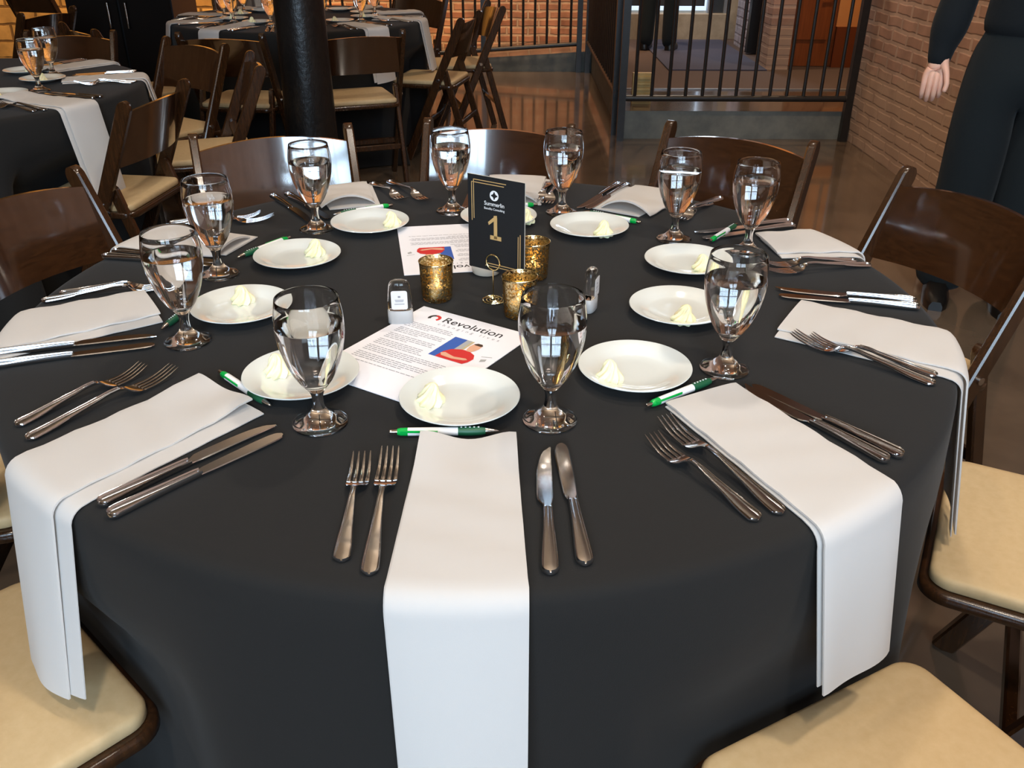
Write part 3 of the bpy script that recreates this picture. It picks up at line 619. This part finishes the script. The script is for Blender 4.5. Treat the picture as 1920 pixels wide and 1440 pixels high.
# ------------------------------------------------------------------ flyers
def flyer(tl, ang, label, seed):
    """8.5 x 11 inch sheet, local x along its top edge, -y down the page, origin at its top corner"""
    wd, ht = .2159, .2794; rr = random.Random(seed)
    g = thing('flyer', (tl[0], tl[1], ZI), ang); tag(g, label, 'paper', 'flyers on the near table')
    n = 10; sh = MB(); top = [(wd*i/n, -ht*j/n, .0006+.0005*math.sin(i*.6+seed)*math.sin(j*.5)) for j in range(n+1) for i in range(n+1)]
    fs = [(j*(n+1)+i, j*(n+1)+i+1, (j+1)*(n+1)+i+1, (j+1)*(n+1)+i) for j in range(n) for i in range(n)]
    sh.box(0, wd, -ht, 0, 0, .0011); sh.build('sheet', 'paper', g, False)
    z = .0013
    t = MB(); t.add(*text_mesh('Revolution', .0265, .0002, None, 'LEFT'), Matrix.Translation((.062, -.036, z))); t.build('title', 'black_ink', g, False)
    t = MB(); t.add(*text_mesh('changing lives', .0105, 0, None, 'LEFT', 1.9), Matrix.Translation((.064, -.049, z))); t.build('subtitle', 'grey_ink', g, False)
    lg = MB(); 
    for k in range(20):
        a0, a1 = R_(-40+260*k/20), R_(-40+260*(k+1)/20); lg.cur = 0 if k < 11 else 1
        lg.add([(.045+r*math.cos(a), -.030+r*math.sin(a), z) for r, a in ((.006, a0), (.0115, a0), (.0115, a1), (.006, a1))], [(0, 1, 2, 3)])
    lg.build('logo', ['print_red', 'black_ink'], g, False)
    tx = MB(); y = -.062; lines = 0
    while y > -.215:
        x0 = .018; x1 = .108 if y > -.150 else .195
        x = x0
        last = lines % 4 == 3
        xe = x1 if not last else x0+(x1-x0)*.55
        while x < xe-.004:
            l_ = rr.uniform(.004, .012); l_ = min(l_, xe-x)
            tx.add([(x, y, z), (x+l_, y, z), (x+l_, y+.0016, z), (x, y+.0016, z)], [(0, 1, 2, 3)]); x += l_+.0016
        lines += 1; y -= .0052 if not last else .0098
    tx.build('printed_lines', 'grey_ink', g, False)
    ph = MB(); px, py = .116, -.070; sx, sy = .078, .072
    def poly(pts, m_, dz): ph.cur = m_; ph.add([(px+a*sx, py-b*sy, z+dz) for a, b in pts], [tuple(range(len(pts)))])
    poly([(0, 0), (.30, 0), (.30, 1), (0, 1)], 0, 0)
    poly([(.30, 0), (.42, 0), (.42, 1), (.30, 1)], 2, 0)
    poly([(.42, .02), (.48, .0), (.48, .5), (.42, .5)], 4, .0001)
    poly([(.16, 1), (.18, .72), (.26, .55), (.42, .46), (.52, .44), (.66, .46), (.80, .54), (.88, .70), (.86, .88), (.8, 1)], 1, .0002)
    poly([(.52, .10), (.58, .06), (.66, .06), (.72, .12), (.73, .26), (.70, .38), (.66, .46), (.56, .46), (.52, .38), (.50, .24)], 3, .0003)
    poly([(.52, .10), (.58, .03), (.68, .03), (.73, .10), (.70, .14), (.56, .13)], 5, .0004)
    poly([(.17, .80), (.24, .74), (.50, .82), (.74, .76), (.80, .80), (.74, .86), (.50, .92), (.24, .90)], 3, .0004)
    poly([(.94, .5), (1.14, .42), (1.15, .44), (.95, .52)], 2, .0001)
    poly([(1.0, .62), (1.1, .56), (1.12, .66), (1.03, .74)], 2, .0001)
    ph.build('printed_photo', ['print_blue', 'print_red', 'print_grey', 'print_skin', 'print_tan', 'hair'], g, False)
    return g
a_, b_ = W((795, 575)), W((965, 621)); e_ = (b_-a_)
flyer(a_, math.atan2(e_.y, e_.x), 'printed flyer with a photo, lying before the gold votive candles', 1)
c1, c2 = W((758, 517)), W((900, 509)); e2 = (c2-c1).normalized()
far_tl = c1+e2*.2159
flyer(far_tl, math.atan2(-e2.y, -e2.x), 'printed flyer lying upside down behind the number sign', 2)

# ------------------------------------------------------------------ centre pieces
hp = W((925, 563))
ch = thing('card_holder', (hp.x, hp.y, ZI)); tag(ch, 'gold wire card holder with a spiral base gripping the number sign', 'holder')
sp = []
for k in range(90): a = k/90*2*PI*3; r_ = .003+.018*k/90; sp.append((r_*math.cos(a), r_*math.sin(a), .0014))
MB().tube(sp, .0013, 8).build('spiral_base', 'gold_wire', ch)
MB().tube([(.003, 0, .001), (.001, 0, .004), (0, 0, .01), (0, 0, .056)], .0011, 8).build('stem', 'gold_wire', ch)
SY = R_(-33)
rg = []
for k in range(48): a = 2*PI*k/48; rg.append((.0135*math.cos(a)*math.cos(SY), .0135*math.cos(a)*math.sin(SY), .069+.0135*math.sin(a)))
MB().tube(rg, .0012, 8, None, True).build('ring', 'gold_wire', ch)
sn = thing('table_number_sign', (hp.x+.0035*math.sin(SY)*-1+.004*math.cos(SY), hp.y+.0035*math.cos(SY)+.004*math.sin(SY), ZI+.052), SY); tag(sn, 'black table card with gold number 1 in the middle of the table', 'sign')
sw, sh_ = .112, .161; ex = .006
card = MB().box(-sw/2, sw/2, 0, .0022, 0, sh_); card.mi = [1, 1, 0, 1, 0, 1]; card.build('card', ['black_card', 'card_edge'], sn, False)
TS = Matrix.Rotation(PI/2, 4, 'X')
def on_card(x, z, dy=-.0004): return Matrix.Translation((x, dy, z)) @ TS
def card_text(name, body, size, x, z, m_, bold=0, sp_=1): mb = MB(); mb.add(*text_mesh(body, size, bold, None, 'CENTER', sp_), on_card(x, z)); return mb.build(name, m_, sn, False)
card_text('company_name', 'Summerlin', .0098, -.003, sh_-.0475, 'white_ink', .00005, .95)
card_text('company_line', 'Benefits Consulting', .0055, -.003, sh_-.0545, 'white_ink', .00003, .95)
one = MB(); zb = .058
one.box(-.0040, .0025, -.0006, 0, zb, zb+.037).box(-.0115, .0105, -.0006, 0, zb-.002, zb+.005)
one.add([(-.0040, -.0006, zb+.037), (-.0040, -.0006, zb+.030), (-.014, -.0006, zb+.022), (-.0155, -.0006, zb+.027)], [(0, 1, 2, 3)])
one.add([(.0025, -.0006, zb+.037), (-.0040, -.0006, zb+.037), (-.0040, -.0006, zb+.0395), (.0025, -.0006, zb+.0405)], [(0, 1, 2, 3)])
one.build('numeral', 'gold_ink', sn, False)
ln = MB()
def hl(x0, x1, z): ln.box(x0, x1, -.0005, 0, z-.0006, z+.0006)
def vl(x, z0, z1): ln.box(x-.0006, x+.0006, -.0005, 0, z0, z1)
hl(-.044, .020, sh_-.008); hl(-.048, .016, sh_-.0125); vl(-.048, sh_-.078, sh_-.0125); vl(-.044, sh_-.074, sh_-.008)
ln.build('border_lines', 'gold_ink', sn, False); ln = MB()
hl(-.018, .048, .0125); hl(-.022, .044, .008); vl(.048, .0125, .074); vl(.044, .008, .070)
ln.build('border_lines', 'gold_ink', sn, False)
em = MB(); zc = sh_-.030; xc = -.003
for k in range(32):
    a0, a1 = 2*PI*k/32, 2*PI*(k+1)/32; em.add([(xc+r*math.cos(a), -.0004, zc+r*math.sin(a)) for r, a in ((.0062, a0), (.0086, a0), (.0086, a1), (.0062, a1))], [(0, 1, 2, 3)])
em.cur = 0
for q in range(4):
    a = R_(45+90*q); em.add([(xc+r*math.cos(a+t), -.0004, zc+r*math.sin(a+t)) for r, t in ((.0042, -.42), (.0066, -.62), (.0068, 0), (.0066, .62), (.0042, .42))], [(0, 1, 2, 3, 4)])
em.build('emblem', 'white_ink', sn, False)

def votive(px, label, tl_label, k=1.0):
    p = W(px); g = thing('candle_holder', (p.x, p.y, ZI)); tag(g, label, 'candle holder', 'gold votive holders'); g.scale = (k, k, k)
    MB().lathe([(0, 0), (.0235, 0), (.0255, .002), (.0262, .006), (.0275, .030), (.0288, .062), (.0295, .068), (.0292, .0692), (.0283, .0685), (.0272, .062), (.026, .030), (.0245, .009), (.02, .0075), (0, .0072)], 48).build('glass', 'mercury_glass', g, True, 60)
    MB().tube([(.0292*math.cos(2*PI*i/48), .0292*math.sin(2*PI*i/48), .0688) for i in range(48)], .0009, 8, None, True).build('rim', 'gold_wire', g)
    t = thing('tea_light', (p.x, p.y, ZI+.0076*k)); tag(t, tl_label, 'candle', 'tea lights in the votives')
    MB().lathe([(0, 0), (.018, 0), (.0185, .001), (.0185, .014), (.0165, .0155), (0, .0145)], 32).build('cup', 'wax', t)
    MB().lathe([(0, .0146), (.002, .0150), (.0042, .020), (.0046, .024), (.0028, .030), (.0008, .036), (0, .037)], 16).build('flame', 'candle_flame', t)
votive((820, 559), 'speckled gold votive holder standing apart on the flyer side of the sign', 'lit tea light in the votive standing apart')
votive((1000, 519), 'bright gold votive holder half behind the number sign', 'lit tea light in the votive half behind the sign')
votive((974, 590), 'gold votive holder partly behind a water goblet', 'lit tea light in the votive behind the goblet')
def sanitizer(px, rz, label):
    p = W(px); g = thing('sanitizer_bottle', (p.x, p.y, ZI), rz); tag(g, label, 'bottle', 'sanitizer bottles on the near table')
    def oval(st, name, m_, ang=50):
        N_ = 40
        MB().loft([[(a*math.copysign(abs(math.cos(2*PI*i/N_))**.75, math.cos(2*PI*i/N_)), b*math.copysign(abs(math.sin(2*PI*i/N_))**.75, math.sin(2*PI*i/N_)), z) for i in range(N_)] for a, b, z in st]).build(name, m_, g, True, ang)
    oval([(.0195, .0095, 0), (.0205, .0105, .0012), (.0205, .0105, .022), (.0195, .0095, .0232)], 'cap', 'frosted_cap')
    oval([(.0185, .009, .0236), (.0198, .0102, .026), (.0195, .0102, .040), (.0180, .0098, .056), (.0165, .0092, .066), (.0140, .0078, .0715), (.009, .005, .0740), (.003, .002, .0746)], 'bottle_body', 'clear_plastic', 60)
    lb = MB(); N_ = 12
    pts = []
    for (cx_, cz_, a0) in ((.0095, .0305, -90), (.0095, .0555, 0), (-.0095, .0555, 90), (-.0095, .0305, 180)):
        for k in range(5): a = R_(a0+22.5*k); pts.append((cx_+.0035*math.cos(a), -.0108, cz_+.0035*math.sin(a)))
    lb.loft([pts, [(x, -.0103, z) for x, y, z in pts]]); lbl = lb.build('label_sticker', 'white_plastic', g, False)
    ink = MB()
    for z, w_ in ((.0365, .016), (.0410, .013), (.0435, .014)): ink.box(-w_/2, w_/2, -.0111, -.0108, z-.0005, z+.0005)
    ink.box(-.002, .002, -.0111, -.0108, .0475, .0505)
    ink.build('label_print', 'grey_ink', lbl, False)
sanitizer((752, 604), R_(4), 'clear sanitizer bottle with a white label, standing on its frosted cap on a flyer')
sanitizer((1106, 580), R_(70), 'clear sanitizer bottle seen edge on, behind a water goblet')
p = W((912, 510)); tag(MB().lathe([(0, 0), (.024, 0), (.026, .002), (.028, .016), (.0275, .018), (.026, .016), (.024, .004), (0, .004)], 40).build('ramekin', 'cream_dish', None, True, 50, (p.x, p.y, ZI)), 'small cream dish half hidden under the number sign', 'dish')

# ------------------------------------------------------------------ the two further tables
def far_setting(c, ang, s, sel, grp, seed, hang=.25):
    ca, sa = math.cos(ang), math.sin(ang); u = Vector((ca, sa, 0)); n = Vector((sa, -ca, 0)) # n points to the diner's fork hand side when seated facing in
    P = lambda r, o: c+u*r+n*o
    if 'n' in sel: napkin(c, P(.47, .02), P(.76, .02), 'white linen napkin hanging over, '+s, 'napkins on '+grp, hang, .142, .012 if seed % 3 == 0 else 0, .012, .008 if seed % 2 else 0, -.08, seed)
    if 'p' in sel: put(plate0, P(.40, 0), 'white bread plate, '+s, 'plate', 'bread plates on '+grp, seed)
    if 'b' in sel: put(butter0, P(.40, .035), 'piped butter on the plate, '+s, 'butter', 'butter rosettes on '+grp, seed*1.7, ZI+.0062)
    if 'g' in sel: put(goblet0, P(.43, -.13), 'stemmed goblet of water, '+s, 'glass', 'water goblets on '+grp, seed)
    if 'f' in sel: lay(forkS0, P(.72, .155), P(.5, .15), 'shorter steel fork, '+s, 'fork', 'forks on '+grp); lay(forkL0, P(.735, .125), P(.5, .12), 'longer steel fork, '+s, 'fork', 'forks on '+grp)
    if 'k' in sel: lay(steak0, P(.735, -.085), P(.5, -.08), 'pointed steak knife, '+s, 'knife', 'knives on '+grp); lay(knife0, P(.74, -.115), P(.5, -.11), 'round tipped table knife, '+s, 'knife', 'knives on '+grp)
ga, gb = 'the side table', 'the table behind the column'
far_setting(TA, R_(-22), 'on the side table nearest the dark chair', 'npbgfk', ga, 3, .3)
far_setting(TA, R_(22), 'on the side table, second from the dark chair', 'npbgfk', ga, 4)
far_setting(TA, R_(58), 'on the side table before the chair with the orange glint', 'npbk', ga, 6)
nth = ['beside the column', 'second', 'third', 'fourth', 'fifth', 'sixth', 'seventh', 'eighth', 'ninth', 'tenth']
for k in range(10):
    ang = R_(-80-36*k); s = 'far table, ' + ('place by the column' if k == 0 else nth[k]+' place clockwise from the column')
    front = math.sin(ang) < .2
    far_setting(TB, ang, s, 'npg'+('bfk' if front else ''), gb, k+11)

# ------------------------------------------------------------------ people
def skin_mesh(joints, edges, sub=2):
    me = bpy.data.meshes.new('s'); me.from_pydata([j[0] for j in joints], edges, []); o = bpy.data.objects.new('s', me); C.objects.link(o)
    o.modifiers.new('k', 'SKIN').use_smooth_shade = True
    for i, j in enumerate(joints):
        r = j[1]; me.skin_vertices[0].data[i].radius = r if isinstance(r, tuple) else (r, r); me.skin_vertices[0].data[i].use_root = (i == 0)
    s = o.modifiers.new('d', 'SUBSURF'); s.levels = s.render_levels = sub
    dg = bpy.context.evaluated_depsgraph_get(); dg.update(); m2 = bpy.data.meshes.new_from_object(o.evaluated_get(dg))
    bpy.data.objects.remove(o); bpy.data.meshes.remove(me); return m2
def skinned(name, joints, edges, m_, parent, sub=2):
    me = skin_mesh(joints, edges, sub); me.name = name; me.materials.clear(); me.materials.append(M[m_])
    me.polygons.foreach_set('material_index', [0]*len(me.polygons)); me.polygons.foreach_set('use_smooth', [True]*len(me.polygons))
    o = bpy.data.objects.new(name, me); C.objects.link(o); o.parent = parent; return o
def person(loc, rz, label, arm_out=.0, lw=1.0):
    """standing figure facing local -y, 1.78 m tall; local -x is its right hand side"""
    g = thing('person', loc, rz); tag(g, label, 'person')
    J = []; E = []
    def j(p, r, par=None): J.append((Vector(p), r)); (E.append((par, len(J)-1)) if par is not None else None); return len(J)-1
    pel = j((0, 0, .98), .105); sp = j((0, .01, 1.12), .105, pel); chst = j((0, .015, 1.32), .115, sp); nk0 = j((0, .02, 1.46), .06, chst)
    nk = j((0, .01, 1.54), .052, nk0); h0 = j((0, -.012, 1.62), .075, nk); h1 = j((0, -.005, 1.69), .088, h0); h2 = j((0, .0, 1.74), .062, h1)
    arms = {}
    for s in (-1, 1):
        sh = j((s*.15, .02, 1.44), .06, nk0); el = j((s*(.235+arm_out*.3), .04, 1.16), .042, sh); wr = j((s*(.26+arm_out), -.02, .90), .026, el)
        cx_ = s*(.265+arm_out); pm_ = j((cx_, -.032, .872), (.027, .016), wr)
        for q, (dx, dy, L_) in enumerate(((-.029, .002, .066), (-.010, -.003, .078), (.009, -.003, .074), (.027, .002, .058))):
            if s > 0: L_ = (.058, .074, .078, .066)[q]
            a0 = j((cx_+dx*.9, -.042+dy, .832), .0158, pm_); a = j((cx_+dx, -.052+dy, .798), .0112, a0); b2 = j((cx_+dx*1.04, -.050+dy, .798-L_*.5), .0094, a); j((cx_+dx, -.026+dy, .798-L_*.8), .0078, b2)
        tx = -s; t1 = j((s*(.265+arm_out)+tx*.036, -.06, .845), .011, wr); t2 = j((s*(.265+arm_out)+tx*.045, -.075, .805), .0095, t1); j((s*(.265+arm_out)+tx*.040, -.08, .778), .008, t2)
        hip = j((s*.095, 0, .9), .085, pel); kn = j((s*.105, -.01, .5), .055, hip); an = j((s*.11, .02, .07), .034, kn); j((s*.118, -.08, .03), .022, an)
    skinned('body', J, E, 'skin', g)
    K = []; E2 = []
    def k(p, r, par=None): K.append((Vector(p), r)); (E2.append((par, len(K)-1)) if par is not None else None); return len(K)-1
    a = k((0, .0, .93), (.19, .14)); b = k((0, .01, 1.03), (.19, .135), a); c = k((0, .012, 1.18), (.175, .125), b); d = k((0, .015, 1.34), (.185, .13), c); e = k((0, .02, 1.46), (.085, .07), d); k((0, .015, 1.5), (.066, .06), e)
    for s in (-1, 1):
        q1 = k((s*.17, .02, 1.43), .074, d); q2 = k((s*(.24+arm_out*.3), .04, 1.17), .062, q1); q2b = k((s*(.256+arm_out*.8), .0, .975), .07, q2); q3 = k((s*(.26+arm_out), -.012, .92), .044, q2b); k((s*(.262+arm_out), -.03, .845), .043, q3)
    skinned('sweater', K, E2, 'navy_knit', g)
    K2 = K; K = []; E3 = E2; E2 = []
    a = k((0, .01, 1.1), (.14, .1)); a1 = k((0, .01, 1.0), (.165, .12), a); b = k((0, .01, .9), (.19, .145), a1)
    for s in (-1, 1):
        h = k((s*.095, .0, .82), .125*lw, b); t = k((s*.1, -.01, .62), .118*lw, h); kn = k((s*.1, -.005, .45), .112*lw, t); k((s*.108, .02, .15), .108*lw, kn); k((s*.11, .015, .004), .112*lw, len(K)-1)
    skinned('trousers', K, E2, 'dark_trousers', g)
    for s in (-1, 1):
        st = []
        for y, hw, zt in ((.07, .03, .07), (.05, .042, .085), (-.02, .044, .085), (-.1, .048, .062), (-.16, .042, .05), (-.2, .024, .036)):
            st.append([(s*.12-hw, y, .0), (s*.12+hw, y, 0), (s*.12+hw, y, zt*.5), (s*.12+hw*.6, y, zt), (s*.12-hw*.6, y, zt), (s*.12-hw, y, zt*.5)])
        MB().loft(st).build('shoe', 'shoe_leather', g, True, 60)
    hm = []
    for i in range(9):
        a = PI*.5*i/8; hm.append((.098*math.cos(a), .098*math.sin(a)))
    MB().lathe([(.1, -.06), (.101, -.02)]+hm, 32, Matrix.Translation((0, .022, 1.715)) @ Matrix.Rotation(-.45, 4, 'X') @ Matrix.Scale(1.08, 4, (0, 1, 0))).build('hair', 'hair', g)
    for s in (-1, 1):
        MB().lathe([(0, -.011), (.007, -.008), (.011, 0), (.007, .008), (0, .011)], 16, Matrix.Translation((s*.031, -.082, 1.685))).build('eye', 'eye_white', g)
        MB().lathe([(0, -.006), (.016, -.004), (.024, 0), (.016, .004), (0, .006)], 16, Matrix.Translation((s*.089, -.0, 1.67)) @ Matrix.Rotation(PI/2, 4, 'Y') @ Matrix.Scale(.6, 4, (0, 1, 0))).build('ear', 'skin', g)
    MB().loft([[(-.006, -.085, 1.69), (.006, -.085, 1.69), (0, -.092, 1.69)], [(-.014, -.085, 1.65), (.014, -.085, 1.65), (0, -.113, 1.652)], [(-.01, -.08, 1.64), (.01, -.08, 1.64), (0, -.09, 1.64)]]).build('nose', 'skin', g)
    MB().tube([(-.022, -.078, 1.615), (0, -.088, 1.613), (.022, -.078, 1.615)], .005, 8).build('mouth', 'lip', g)
    return g
person((1.86, 1.82, 0), R_(-22), 'person in dark sweater and trousers standing by the brick side wall', .03)
person((1.39, 7.25, PLZ+.016), R_(160), 'person in dark trousers standing in the entrance beyond the railing', 0, .68)
